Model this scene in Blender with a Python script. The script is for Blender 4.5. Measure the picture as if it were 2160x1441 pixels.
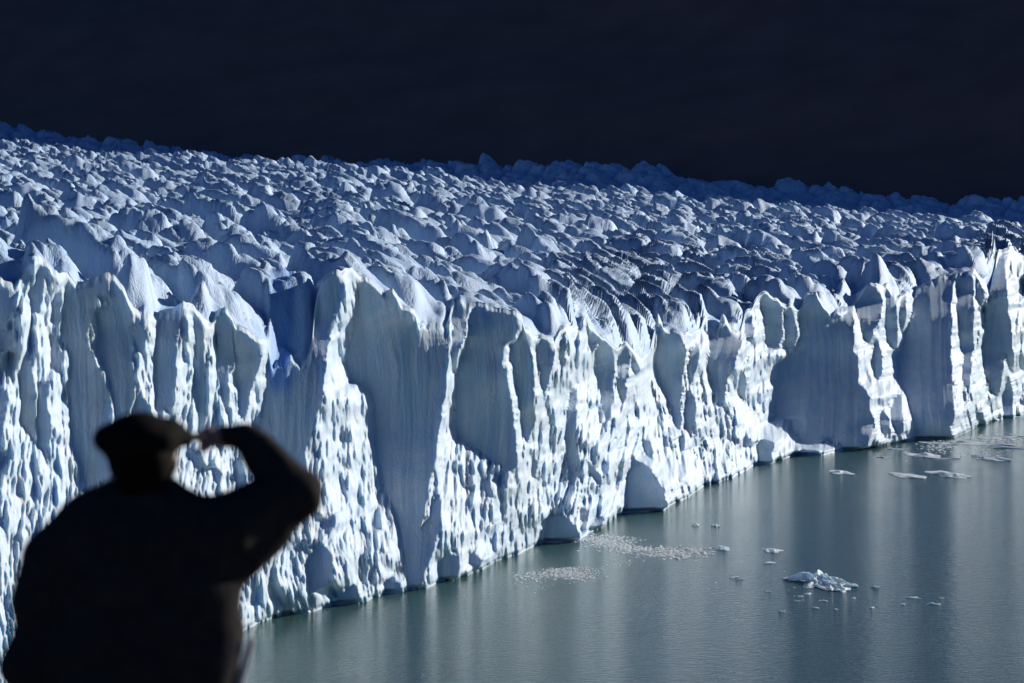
import bpy, bmesh, math, random
import numpy as np
from mathutils import Vector

random.seed(7)
for o in list(bpy.data.objects):
    bpy.data.objects.remove(o)
scene = bpy.context.scene
COL = scene.collection

# ------------------------------------------------------------------ camera
FPX = 6000.0          # focal length in photo pixels (2160 wide): a 100 mm lens on a 36 mm sensor
CX, HY = 1080.0, 512.0   # principal column and horizon row in the photo
CAMH = 65.0           # viewpoint above the lake
cam = bpy.data.cameras.new("camera")
cam.sensor_width = 36.0
cam.lens = 36.0 * FPX / 2160.0
cam.shift_y = -(720.5 - HY) / 2160.0
cam.clip_start = 0.5
cam.clip_end = 20000
cam.dof.use_dof = True
cam.dof.focus_distance = 600.0
cam.dof.aperture_fstop = 4.2
camo = bpy.data.objects.new("camera", cam)
COL.objects.link(camo)
camo.location = (0, 0, CAMH)
camo.rotation_euler = (math.pi / 2, 0, 0)
scene.camera = camo

# ------------------------------------------------------------------ light
SUN_AZ, SUN_EL = math.radians(52), math.radians(16.5)   # azimuth from the view direction towards the right
world = bpy.data.worlds.new("World")
scene.world = world
world.use_nodes = True
wn = world.node_tree
wn.nodes.clear()
sky = wn.nodes.new("ShaderNodeTexSky")
sky.sky_type = 'NISHITA'
sky.sun_disc = False
sky.sun_elevation = SUN_EL
sky.sun_rotation = SUN_AZ
sky.altitude = 2500
sky.air_density = 0.65
sky.dust_density = 0.1
sky.ozone_density = 5.0
bg = wn.nodes.new("ShaderNodeBackground")
bg.inputs[1].default_value = 0.05
wo = wn.nodes.new("ShaderNodeOutputWorld")
wb = wn.nodes.new("ShaderNodeMix"); wb.data_type = 'RGBA'; wb.blend_type = 'MULTIPLY'    # cool white balance of the whole sky
wb.inputs[0].default_value = 1.0
wb.inputs[7].default_value = (0.66, 0.86, 1.08, 1)
wn.links.new(sky.outputs[0], wb.inputs[6])
wn.links.new(wb.outputs[2], bg.inputs[0])
wn.links.new(bg.outputs[0], wo.inputs[0])
sl = bpy.data.lights.new("sun", 'SUN')
sl.energy = 5.0
sl.angle = math.radians(0.5)
sl.color = (1.0, 0.945, 0.87)
so = bpy.data.objects.new("sun", sl)
COL.objects.link(so)
SUNV = Vector((math.sin(SUN_AZ) * math.cos(SUN_EL), math.cos(SUN_AZ) * math.cos(SUN_EL), math.sin(SUN_EL)))
so.rotation_euler = SUNV.to_track_quat('Z', 'Y').to_euler()
scene.view_settings.view_transform = 'Standard'
scene.view_settings.look = 'None'
scene.view_settings.exposure = 0.06
scene.view_settings.gamma = 1.0

# ------------------------------------------------------------------ numpy noise
def _hash(ix, iy, seed):
    ix = ix.astype(np.int64); iy = iy.astype(np.int64)
    n = (ix * 374761393 + iy * 668265263 + seed * 1274126177) & 0xFFFFFFFF
    n = ((n ^ (n >> 13)) * 1274126177) & 0xFFFFFFFF
    n = (n ^ (n >> 16)) & 0xFFFFFFFF
    return n.astype(np.float64) / 4294967295.0

def vnoise(x, y, seed=0):
    ix, iy = np.floor(x), np.floor(y)
    fx, fy = x - ix, y - iy
    fx = fx * fx * fx * (fx * (fx * 6 - 15) + 10)
    fy = fy * fy * fy * (fy * (fy * 6 - 15) + 10)
    a = _hash(ix, iy, seed); b = _hash(ix + 1, iy, seed)
    c = _hash(ix, iy + 1, seed); d = _hash(ix + 1, iy + 1, seed)
    return (a + (b - a) * fx + (c - a) * fy + (a - b - c + d) * fx * fy) * 2 - 1

def fbm(x, y, seed=0, oct=4, gain=0.5, lac=2.03):
    s = 0; a = 1.0; t = 0
    for i in range(oct):
        s = s + a * vnoise(x + 17.3 * i, y - 9.1 * i, seed + i * 13)
        t += a; a *= gain; x = x * lac; y = y * lac
    return s / t

def voronoi(x, y, seed=0, jit=0.9):
    """f1, f2, random id value, cell ints, offset to the cell point"""
    ix, iy = np.floor(x), np.floor(y)
    f1 = np.full(x.shape, 9.0); f2 = np.full(x.shape, 9.0)
    cx = np.zeros(x.shape); cy = np.zeros(x.shape); ox = np.zeros(x.shape); oy = np.zeros(x.shape)
    for dx in (-1, 0, 1):
        for dy in (-1, 0, 1):
            jx, jy = ix + dx, iy + dy
            px = jx + 0.5 + jit * (_hash(jx, jy, seed) - 0.5)
            py = jy + 0.5 + jit * (_hash(jx, jy, seed + 5) - 0.5)
            rx, ry = x - px, y - py
            d = np.sqrt(rx * rx + ry * ry)
            near = d < f1
            f2 = np.where(near, f1, np.minimum(f2, d))
            f1 = np.where(near, d, f1)
            cx = np.where(near, jx, cx); cy = np.where(near, jy, cy)
            ox = np.where(near, rx, ox); oy = np.where(near, ry, oy)
    return f1, f2, cx, cy, ox, oy

def smooth(a, b, x):
    t = np.clip((x - a) / (b - a), 0, 1)
    return t * t * (3 - 2 * t)

# ------------------------------------------------------------------ helpers
def mesh_from(name, verts, faces, mat, smoothed=False, attr=None):
    me = bpy.data.meshes.new(name)
    verts = np.asarray(verts, dtype=np.float32); faces = np.asarray(faces, dtype=np.int32)
    k = faces.shape[1]
    me.vertices.add(len(verts)); me.vertices.foreach_set("co", verts.ravel())
    me.loops.add(faces.size); me.loops.foreach_set("vertex_index", faces.ravel())
    me.polygons.add(len(faces))
    me.polygons.foreach_set("loop_start", np.arange(0, faces.size, k, dtype=np.int32))
    me.polygons.foreach_set("loop_total", np.full(len(faces), k, dtype=np.int32))
    if smoothed:
        me.polygons.foreach_set("use_smooth", np.ones(len(faces), dtype=bool))
    me.update(calc_edges=True)
    if attr is not None:
        for an, av in attr.items():
            at = me.attributes.new(an, 'FLOAT', 'POINT')
            at.data.foreach_set("value", np.asarray(av, dtype=np.float32))
    if mat:
        me.materials.append(mat)
    return me

def link(name, me, parent=None, **props):
    o = bpy.data.objects.new(name, me)
    COL.objects.link(o)
    if parent is not None:
        o.parent = parent
    for k, v in props.items():
        o[k] = v
    return o

def grid_faces(nr, nc):
    i = np.arange(nr - 1)[:, None] * nc + np.arange(nc - 1)[None, :]
    return np.stack([i, i + 1, i + nc + 1, i + nc], -1)

def submesh(name, verts, faces, mat, attr=None, smoothed=False):
    idx, inv = np.unique(faces.ravel(), return_inverse=True)
    a = None if attr is None else {k: v[idx] for k, v in attr.items()}
    return mesh_from(name, verts[idx], inv.reshape(faces.shape), mat, smoothed, a)

def new_mat(name):
    m = bpy.data.materials.new(name); m.use_nodes = True
    nt = m.node_tree
    return m, nt, nt.nodes["Principled BSDF"]

def N(nt, kind, **kw):
    n = nt.nodes.new(kind)
    for k, v in kw.items():
        if k.startswith("i_"):
            n.inputs[k[2:].replace("_", " ")].default_value = v
        else:
            setattr(n, k, v)
    return n

# ------------------------------------------------------------------ materials
def ice_material(name, dirt, bump=0.5, c0=(0.50, 0.68, 0.86, 1), c1=(0.71, 0.79, 0.87, 1), sss=0.0):
    m, nt, b = new_mat(name)
    L = nt.links.new
    tc = N(nt, "ShaderNodeTexCoord")
    mp = N(nt, "ShaderNodeMapping"); mp.inputs["Scale"].default_value = (1, 1, 0.25)
    L(tc.outputs["Object"], mp.inputs[0])
    n1 = N(nt, "ShaderNodeTexNoise"); n1.inputs["Scale"].default_value = 0.35; n1.inputs["Detail"].default_value = 6
    L(mp.outputs[0], n1.inputs["Vector"])
    r1 = N(nt, "ShaderNodeValToRGB")
    r1.color_ramp.elements[0].position = 0.3; r1.color_ramp.elements[0].color = c0
    r1.color_ramp.elements[1].position = 0.7; r1.color_ramp.elements[1].color = c1
    L(n1.outputs[0], r1.inputs[0])
    # dense blue ice (old, bubble-free) where the glacier has just broken open
    at = N(nt, "ShaderNodeAttribute", attribute_name="blue")
    mx = N(nt, "ShaderNodeMix", data_type='RGBA')
    mx.inputs[7].default_value = (0.16, 0.38, 0.85, 1)
    L(at.outputs["Fac"], mx.inputs[0]); L(r1.outputs[0], mx.inputs[6])
    out = mx.outputs[2]
    # wind-blown rock dust
    n2 = N(nt, "ShaderNodeTexNoise"); n2.inputs["Scale"].default_value = 0.09; n2.inputs["Detail"].default_value = 8
    n2.inputs["Roughness"].default_value = 0.65
    L(tc.outputs["Object"], n2.inputs["Vector"])
    r2 = N(nt, "ShaderNodeValToRGB")
    r2.color_ramp.elements[0].position = 0.52; r2.color_ramp.elements[0].color = (0, 0, 0, 1)
    r2.color_ramp.elements[1].position = 0.78; r2.color_ramp.elements[1].color = (dirt, dirt, dirt, 1)
    L(n2.outputs[0], r2.inputs[0])
    m2 = N(nt, "ShaderNodeMix", data_type='RGBA')
    m2.inputs[7].default_value = (0.36, 0.36, 0.37, 1)
    L(r2.outputs[0], m2.inputs[0]); L(out, m2.inputs[6])
    L(m2.outputs[2], b.inputs["Base Color"])
    b.inputs["Roughness"].default_value = 0.55
    b.inputs["IOR"].default_value = 1.31
    if sss:
        b.inputs["Subsurface Weight"].default_value = sss
        b.inputs["Subsurface Radius"].default_value = (0.25, 0.7, 1.3)
        b.inputs["Subsurface Scale"].default_value = 1.6
    b.inputs["Specular IOR Level"].default_value = 0.35
    n3 = N(nt, "ShaderNodeTexNoise"); n3.inputs["Scale"].default_value = 2.2; n3.inputs["Detail"].default_value = 4
    n3.inputs["Roughness"].default_value = 0.6
    L(mp.outputs[0], n3.inputs["Vector"])
    bp = N(nt, "ShaderNodeBump"); bp.inputs["Strength"].default_value = bump; bp.inputs["Distance"].default_value = 0.7
    L(n3.outputs[0], bp.inputs["Height"]); L(bp.outputs[0], b.inputs["Normal"])
    return m

MAT_WALL = ice_material("front_ice", 0.10, 0.4, sss=0.35)
MAT_TOP = ice_material("surface_ice", 0.45, 0.45, (0.40, 0.60, 0.86, 1), (0.60, 0.75, 0.92, 1))

def plain(name, col, rough=0.8, noise=0.0, scale=20.0, bump=0.0):
    m, nt, b = new_mat(name)
    b.inputs["Base Color"].default_value = (*col, 1)
    b.inputs["Roughness"].default_value = rough
    if noise or bump:
        tc = N(nt, "ShaderNodeTexCoord")
        n = N(nt, "ShaderNodeTexNoise"); n.inputs["Scale"].default_value = scale; n.inputs["Detail"].default_value = 6
        nt.links.new(tc.outputs["Object"], n.inputs["Vector"])
        if noise:
            r = N(nt, "ShaderNodeValToRGB")
            r.color_ramp.elements[0].position = 0.3; r.color_ramp.elements[1].position = 0.7
            r.color_ramp.elements[0].color = (*[c * (1 - noise) for c in col], 1)
            r.color_ramp.elements[1].color = (*[min(1, c * (1 + noise)) for c in col], 1)
            nt.links.new(n.outputs[0], r.inputs[0]); nt.links.new(r.outputs[0], b.inputs["Base Color"])
        if bump:
            bp = N(nt, "ShaderNodeBump"); bp.inputs["Strength"].default_value = bump; bp.inputs["Distance"].default_value = 0.3 / scale
            nt.links.new(n.outputs[0], bp.inputs["Height"]); nt.links.new(bp.outputs[0], b.inputs["Normal"])
    return m

# ------------------------------------------------------------------ water
mw, nt, b = new_mat("glacial_lake")
b.inputs["Base Color"].default_value = (0.062, 0.132, 0.122, 1)
b.inputs["Roughness"].default_value = 0.10
b.inputs["IOR"].default_value = 1.33
tc = N(nt, "ShaderNodeTexCoord")
mp = N(nt, "ShaderNodeMapping"); mp.inputs["Scale"].default_value = (0.55, 1.0, 1); mp.inputs["Rotation"].default_value = (0, 0, 0.12)
nt.links.new(tc.outputs["Object"], mp.inputs[0])
na = N(nt, "ShaderNodeTexNoise"); na.inputs["Scale"].default_value = 0.9; na.inputs["Detail"].default_value = 5; na.inputs["Roughness"].default_value = 0.6
nt.links.new(mp.outputs[0], na.inputs["Vector"])
nb = N(nt, "ShaderNodeTexNoise"); nb.inputs["Scale"].default_value = 0.02; nb.inputs["Detail"].default_value = 3
nt.links.new(mp.outputs[0], nb.inputs["Vector"])
rg = N(nt, "ShaderNodeMapRange"); rg.inputs[3].default_value = 0.22; rg.inputs[4].default_value = 0.55
nt.links.new(nb.outputs[0], rg.inputs[0])
bp = N(nt, "ShaderNodeBump"); bp.inputs["Distance"].default_value = 0.5
nt.links.new(rg.outputs[0], bp.inputs["Strength"]); nt.links.new(na.outputs[0], bp.inputs["Height"])
nt.links.new(bp.outputs[0], b.inputs["Normal"])
wv = [(-9000, -3000, 0), (9000, -3000, 0), (9000, 9000, 0), (-9000, 9000, 0)]
link("water", mesh_from("water", wv, [(0, 1, 2, 3)], mw), kind="structure")

# ------------------------------------------------------------------ glacier front: survey lines read off the photo
BASE = [(-190, 1520), (0, 1462), (300, 1400), (540, 1342), (600, 1322), (700, 1295), (860, 1245), (900, 1238), (1000, 1208),
        (1100, 1180), (1230, 1140), (1300, 1105), (1320, 1090), (1410, 1072), (1460, 1050), (1540, 1010), (1590, 986),
        (1690, 968), (1740, 963), (1820, 946), (1920, 935), (2020, 922), (2120, 908), (2142, 903), (2152, 845), (2360, 800)]
TOP = [(-190, 600), (-60, 570), (0, 585), (30, 595), (45, 570), (60, 545), (80, 540), (100, 550), (110, 570), (125, 575), (140, 575),
       (160, 595), (180, 590), (200, 585), (215, 575), (240, 577), (262, 608), (283, 650), (300, 660), (320, 663), (360, 662),
       (378, 668), (381, 640), (395, 637), (410, 642), (430, 672), (440, 678), (460, 650), (475, 648), (490, 665), (495, 690),
       (505, 685), (540, 706), (562, 722), (567, 745), (574, 772), (585, 762), (600, 768), (612, 748), (622, 758), (634, 775), (646, 762), (653, 738),
       (658, 705), (666, 630), (680, 585), (700, 572), (725, 570), (745, 560), (757, 580), (770, 578), (790, 600), (815, 618),
       (827, 610), (850, 645), (875, 655), (885, 688), (905, 682), (940, 680), (948, 650), (955, 632), (970, 630), (985, 645),
       (1010, 635), (1030, 648), (1055, 648), (1080, 655), (1100, 662), (1105, 690), (1125, 705), (1150, 705), (1170, 715),
       (1180, 690), (1195, 685), (1210, 690), (1230, 670), (1235, 655), (1245, 690), (1265, 705), (1280, 720), (1300, 735),
       (1320, 720), (1330, 735), (1355, 760), (1370, 735), (1380, 690), (1387, 655), (1400, 690), (1430, 700), (1450, 705),
       (1475, 695), (1487, 662), (1495, 690), (1515, 700), (1525, 660), (1540, 690), (1560, 700), (1570, 660), (1590, 640),
       (1600, 620), (1615, 617), (1640, 632), (1655, 645), (1670, 642), (1685, 650), (1700, 620), (1722, 616), (1735, 645),
       (1755, 665), (1765, 655), (1785, 650), (1800, 640), (1830, 600), (1850, 600), (1865, 600), (1880, 612), (1895, 625),
       (1915, 615), (1925, 625), (1940, 605), (1965, 590), (1985, 585), (2010, 580), (2030, 578), (2055, 568), (2065, 580),
       (2087, 612), (2092, 580), (2105, 530), (2130, 520), (2150, 540), (2160, 545), (2360, 560)]
# cliff panels that face the viewpoint (turned away from the sun)
PANELS = [
 [(-60,590),(0,588),(30,600),(42,610),(35,640),(25,665),(8,690),(-60,690)], [(-20,685),(25,700),(28,735),(10,740),(-20,725)],
 [(-60,805),(15,820),(20,850),(10,880),(5,920),(8,950),(-60,965)],
 [(55,750),(68,770),(72,810),(78,840),(75,880),(72,925),(62,915),(45,895),(44,850),(42,800),(46,770)],
 [(80,810),(100,800),(108,800),(100,840),(98,860),(108,880),(108,920),(95,935),(100,950),(105,990),(92,965),(82,940),(78,890),(82,850)],
 [(108,705),(122,720),(135,755),(125,770),(128,790),(110,770),(107,740)],
 [(60,620),(75,600),(80,560),(96,560),(95,620),(85,660),(70,655)], [(38,545),(60,540),(66,560),(58,600),(50,640),(46,600)],
 [(112,565),(125,580),(122,600),(112,620),(108,590)], [(112,640),(130,600),(134,640),(128,680),(118,690),(108,670)],
 [(135,570),(160,590),(160,600),(195,580),(215,570),(228,580),(230,640),(222,640),(200,620),(203,650),(190,690),(183,720),(200,755),
  (218,790),(232,830),(238,870),(232,890),(235,960),(240,1010),(215,1010),(195,1030),(185,1050),(178,1000),(165,975),(152,930),
  (148,870),(145,800),(148,760),(143,735),(128,700),(136,650),(136,610)],
 [(232,565),(243,567),(262,605),(283,650),(280,685),(283,720),(275,760),(285,790),(285,840),(272,870),(270,930),(245,930),(242,860),
  (232,810),(215,770),(203,740),(204,700),(210,650),(224,655),(232,640)],
 [(288,655),(318,665),(312,700),(308,740),(310,770),(300,750),(290,740),(285,700)], [(285,850),(300,840),(318,855),(325,890),(280,890),(278,865)],
 [(325,655),(360,652),(378,660),(375,720),(370,790),(366,850),(360,875),(350,860),(340,890),(332,880),(328,830),(325,760),(330,700)],
 [(380,635),(392,635),(396,665),(398,700),(402,715),(400,725),(388,720),(378,710),(378,670)],
 [(400,635),(420,650),(430,675),(432,740),(430,800),(432,850),(432,900),(422,920),(420,870),(410,820),(408,780),(415,730),(410,700)],
 [(385,750),(398,745),(403,770),(390,765)],
 [(440,675),(455,650),(470,645),(480,670),(488,700),(492,780),(485,790),(480,810),(485,850),(490,880),(478,870),(465,830),(462,800),
  (455,780),(458,740),(465,720),(455,690)],
 [(495,680),(505,675),(540,700),(556,716),(553,745),(540,790),(530,830),(520,880),(505,875),(502,830),(498,780),(495,740)],
 [(567,740),(600,720),(640,740),(655,690),(662,600),(700,550),(722,555),(725,620),(715,650),(705,690),(692,730),(685,790),(680,850),(665,880),(655,930),(645,960),(650,1000),
  (640,1010),(600,960),(545,920),(555,860),(562,800)],
 [(757,575),(770,570),(785,590),(800,605),(815,610),(820,630),(828,600),(840,630),(860,640),(873,650),(868,680),(880,685),(895,680),
  (910,675),(945,675),(951,700),(949,760),(944,800),(941,830),(934,860),(929,900),(924,940),(915,990),(905,1050),(890,1110),(898,1150),(897,1200),
  (890,1240),(862,1246),(858,1190),(845,1130),(830,1080),(815,1030),(800,990),(795,930),(790,890),(788,850),(775,830),(760,810),
  (740,810),(732,770),(738,730),(748,700),(752,650),(755,610)],
 [(954,628),(966,624),(986,636),(988,660),(982,710),(967,750),(961,785),(956,790),(953,740),(957,690),(952,670)],
 [(992,630),(1010,625),(1030,640),(1055,640),(1080,648),(1095,655),(1098,690),(1085,712),(1062,735),(1058,770),(1070,800),(1080,860),
  (1087,920),(1092,960),(1088,985),(1075,995),(1060,985),(1040,975),(1020,955),(1000,945),(975,930),(963,925),(961,860),(962,820),
  (972,760),(985,730),(990,690)],
 [(1105,690),(1120,700),(1123,720),(1119,740),(1125,770),(1127,830),(1130,880),(1126,900),(1115,940),(1108,930),(1103,890),(1094,840),
  (1086,790),(1076,760),(1079,735),(1092,720)],
 [(1131,710),(1145,700),(1165,708),(1171,740),(1169,770),(1160,800),(1151,820),(1146,845),(1142,800),(1134,770),(1128,735)],
 [(1180,690),(1195,720),(1190,790),(1182,760),(1179,720)],
 [(1200,830),(1215,815),(1218,850),(1215,900),(1218,950),(1212,1020),(1203,1020),(1195,940),(1192,880)],
 [(1240,685),(1262,695),(1262,730),(1248,745),(1242,730)],
 [(1265,700),(1280,715),(1293,725),(1295,780),(1295,830),(1288,880),(1275,890),(1272,850),(1265,830),(1258,800),(1262,760)],
 [(1304,735),(1320,712),(1328,735),(1325,800),(1320,840),(1312,850),(1303,830),(1301,780)], [(1330,740),(1345,750),(1350,780),(1340,790),(1330,775)],
 [(1398,692),(1420,690),(1440,700),(1447,740),(1444,780),(1439,820),(1435,860),(1440,880),(1435,910),(1422,890),(1415,860),(1405,840),
  (1398,820),(1390,800),(1384,760),(1386,725)],
 [(1452,740),(1470,730),(1478,750),(1465,790),(1457,820),(1466,840),(1470,870),(1465,900),(1455,920),(1446,900),(1444,860),(1452,800)],
 [(1493,685),(1515,695),(1535,685),(1558,702),(1557,740),(1550,770),(1535,800),(1530,830),(1522,862),(1512,840),(1503,810),(1495,780),(1493,730)],
 [(1562,785),(1572,800),(1572,845),(1562,835),(1556,810)], [(1545,695),(1558,700),(1563,720),(1555,760),(1547,780),(1543,760)],
 [(1563,655),(1575,642),(1585,660),(1594,700),(1589,730),(1575,720),(1570,690)],
 [(1602,612),(1620,610),(1640,628),(1650,645),(1651,680),(1648,720),(1643,735),(1630,735),(1622,740),(1615,720),(1612,680),(1605,650)],
 [(1657,640),(1668,638),(1678,665),(1683,700),(1680,730),(1666,750),(1658,735),(1656,700)],
 [(1688,640),(1700,612),(1722,610),(1735,640),(1750,660),(1760,655),(1775,670),(1790,650),(1800,670),(1804,700),(1799,740),(1808,760),
  (1813,790),(1811,810),(1828,825),(1838,840),(1838,870),(1846,900),(1838,930),(1825,945),(1810,950),(1780,953),(1770,930),(1755,930),
  (1745,922),(1730,935),(1710,935),(1690,930),(1680,915),(1668,890),(1655,885),(1642,910),(1634,900),(1637,850),(1636,800),(1643,770),
  (1662,757),(1682,742),(1687,700)],
 [(1800,630),(1830,595),(1850,600),(1860,630),(1855,680),(1840,700),(1832,730),(1825,720),(1815,690),(1807,670)],
 [(1848,720),(1862,740),(1860,780),(1855,805),(1845,795),(1840,770),(1843,740)],
 [(1869,605),(1880,605),(1892,622),(1894,680),(1892,720),(1885,740),(1875,720),(1868,700),(1868,650)],
 [(1900,615),(1915,620),(1911,670),(1904,710),(1899,690)],
 [(1930,615),(1945,595),(1965,585),(1980,580),(2005,575),(2010,600),(2008,650),(2009,700),(2005,750),(2008,780),(2012,830),(2015,880),
  (2003,895),(2008,925),(1990,925),(1960,930),(1935,938),(1928,900),(1925,860),(1910,830),(1898,800),(1892,770),(1897,740),(1910,720),
  (1920,670),(1930,640)],
 [(2020,575),(2050,565),(2055,620),(2054,660),(2052,700),(2052,760),(2047,800),(2043,850),(2038,830),(2030,800),(2030,750),(2025,700),(2019,650)],
 [(2066,590),(2078,612),(2072,645),(2064,650),(2061,620)],
 [(2091,575),(2103,530),(2116,518),(2122,560),(2125,600),(2128,660),(2133,700),(2136,740),(2134,790),(2126,760),(2123,740),
  (2119,780),(2112,800),(2107,840),(2097,830),(2085,800),(2075,770),(2074,740),(2078,700),(2080,660),(2089,620)],
 [(2126,795),(2135,805),(2137,860),(2130,890),(2121,900),(2117,870),(2119,830)],
 # lower wall
 [(672,1148),(690,1155),(703,1175),(702,1210),(690,1235),(665,1250),(648,1225),(650,1190)], [(690,1085),(710,1085),(708,1110),(695,1130),(685,1125)],
 [(735,1240),(755,1230),(762,1265),(755,1290),(715,1294),(705,1285),(720,1255)], [(600,1310),(625,1293),(650,1300),(655,1312),(605,1324)],
 [(810,1225),(830,1215),(845,1230),(850,1255),(810,1266)], [(905,1070),(930,1040),(932,1110),(920,1150),(900,1200),(890,1210),(880,1180),(890,1130)],
 [(940,1160),(965,1175),(970,1200),(960,1225),(925,1228),(930,1190)], [(1000,1165),(1020,1180),(1010,1200),(990,1190)],
 [(1020,1010),(1035,1020),(1042,1045),(1030,1050),(1018,1030)], [(1032,1050),(1040,1070),(1042,1110),(1032,1090)], [(975,975),(981,1020),(976,1030),(970,990)],
 [(1150,1095),(1180,1085),(1200,1095),(1220,1120),(1225,1140),(1190,1152),(1145,1160)], [(1120,960),(1135,975),(1130,1010),(1120,1010)],
 [(1135,1020),(1142,1040),(1138,1070),(1130,1050)],
 [(1335,965),(1355,975),(1375,990),(1385,1010),(1390,1025),(1400,1035),(1408,1065),(1400,1076),(1350,1084),(1312,1094),(1310,1080),
  (1325,1060),(1325,1040),(1322,1010),(1330,985)],
 [(1355,930),(1372,935),(1380,955),(1380,970),(1370,965),(1360,950)], [(1238,970),(1250,985),(1265,1000),(1268,1025),(1255,1015),(1245,1000)],
 [(1225,1070),(1245,1075),(1240,1100),(1225,1100)], [(1258,1085),(1275,1095),(1270,1110),(1245,1122),(1240,1115)],
 [(1432,920),(1445,915),(1445,945),(1435,950)], [(1400,920),(1408,915),(1410,940),(1402,945)],
 [(1600,935),(1615,925),(1632,935),(1632,972),(1620,985),(1600,985)], [(1680,960),(1700,945),(1730,950),(1735,967),(1700,972)],
 [(1885,840),(1900,830),(1905,870),(1908,910),(1895,920),(1880,890),(1878,860)], [(1860,860),(1875,880),(1878,910),(1870,925),(1855,900)],
 [(2060,870),(2075,870),(2080,900),(2070,905)], [(2092,890),(2105,890),(2112,905),(2090,914)],
 [(445,990),(460,985),(470,1000),(465,1020),(455,1015)], [(500,980),(515,1010),(530,1025),(505,1030),(495,1010)], [(400,960),(425,955),(435,985),(415,990)],
]
LITSPOTS = [[(900,1090),(912,1040),(918,1000),(922,1010),(908,1080),(895,1130)]]

def raster(polys, X, Y):
    m = np.zeros(X.shape, bool)
    for p in polys:
        p = np.array(p, float)
        x0, y0 = p.min(0) - 1; x1, y1 = p.max(0) + 1
        sel = (X >= x0) & (X <= x1) & (Y >= y0) & (Y <= y1)
        if not sel.any():
            continue
        xs, ys = X[sel], Y[sel]
        ins = np.zeros(xs.shape, bool)
        for (ax, ay), (bx, by) in zip(p, np.roll(p, -1, 0)):
            if ay == by:
                continue
            c = ((ay > ys) != (by > ys)) & (xs < (bx - ax) * (ys - ay) / (by - ay) + ax)
            ins ^= c
        m[sel] |= ins
    return m

X0, X1, NC = -190.0, 2350.0, 1400
xs = np.linspace(X0, X1, NC); dx = xs[1] - xs[0]
us = (xs - CX) / FPX
BASEa, TOPa = np.array(BASE, float), np.array(TOP, float)
ybase = np.interp(xs, BASEa[:, 0], BASEa[:, 1])
def gsm(a, s):
    k = np.arange(-int(4 * s), int(4 * s) + 1); w = np.exp(-0.5 * (k / s) ** 2); w /= w.sum()
    return np.convolve(np.pad(a, len(k) // 2, mode='edge'), w, mode='valid')
def blur2(a, sx, sy):
    kx_ = np.fft.fftfreq(2 * a.shape[1])[None, :] * 2 * np.pi; ky_ = np.fft.fftfreq(2 * a.shape[0])[:, None] * 2 * np.pi
    e = np.concatenate([a, a[:, ::-1]], 1); e = np.concatenate([e, e[::-1]], 0)
    return np.real(np.fft.ifft2(np.fft.fft2(e) * np.exp(-0.5 * ((kx_ * sx) ** 2 + (ky_ * sy) ** 2))))[:a.shape[0], :a.shape[1]]
lz = gsm(np.log(FPX * CAMH / (ybase - HY)), 4)        # log distance of the water line
NH = 360
hs = np.linspace(-3, 69, NH)
HH, XX = np.meshgrid(hs, xs, indexing='ij')
LZ = np.broadcast_to(lz, (NH, NC))
lean = 0.022 * smooth(0, 30, HH) + 0.012 * np.clip(HH, 0, 70) / 60
dlz = np.gradient(lz, dx)
D = np.zeros((NH, NC))
kx = np.fft.fftfreq(2 * NC, d=1.0)[None, :] * 2 * np.pi / dx
pxrow = FPX / 600.0 * (hs[1] - hs[0])
ky = np.fft.fftfreq(2 * NH, d=1.0)[:, None] * 2 * np.pi / pxrow
gm = gsm(dlz * FPX, 30)
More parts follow.
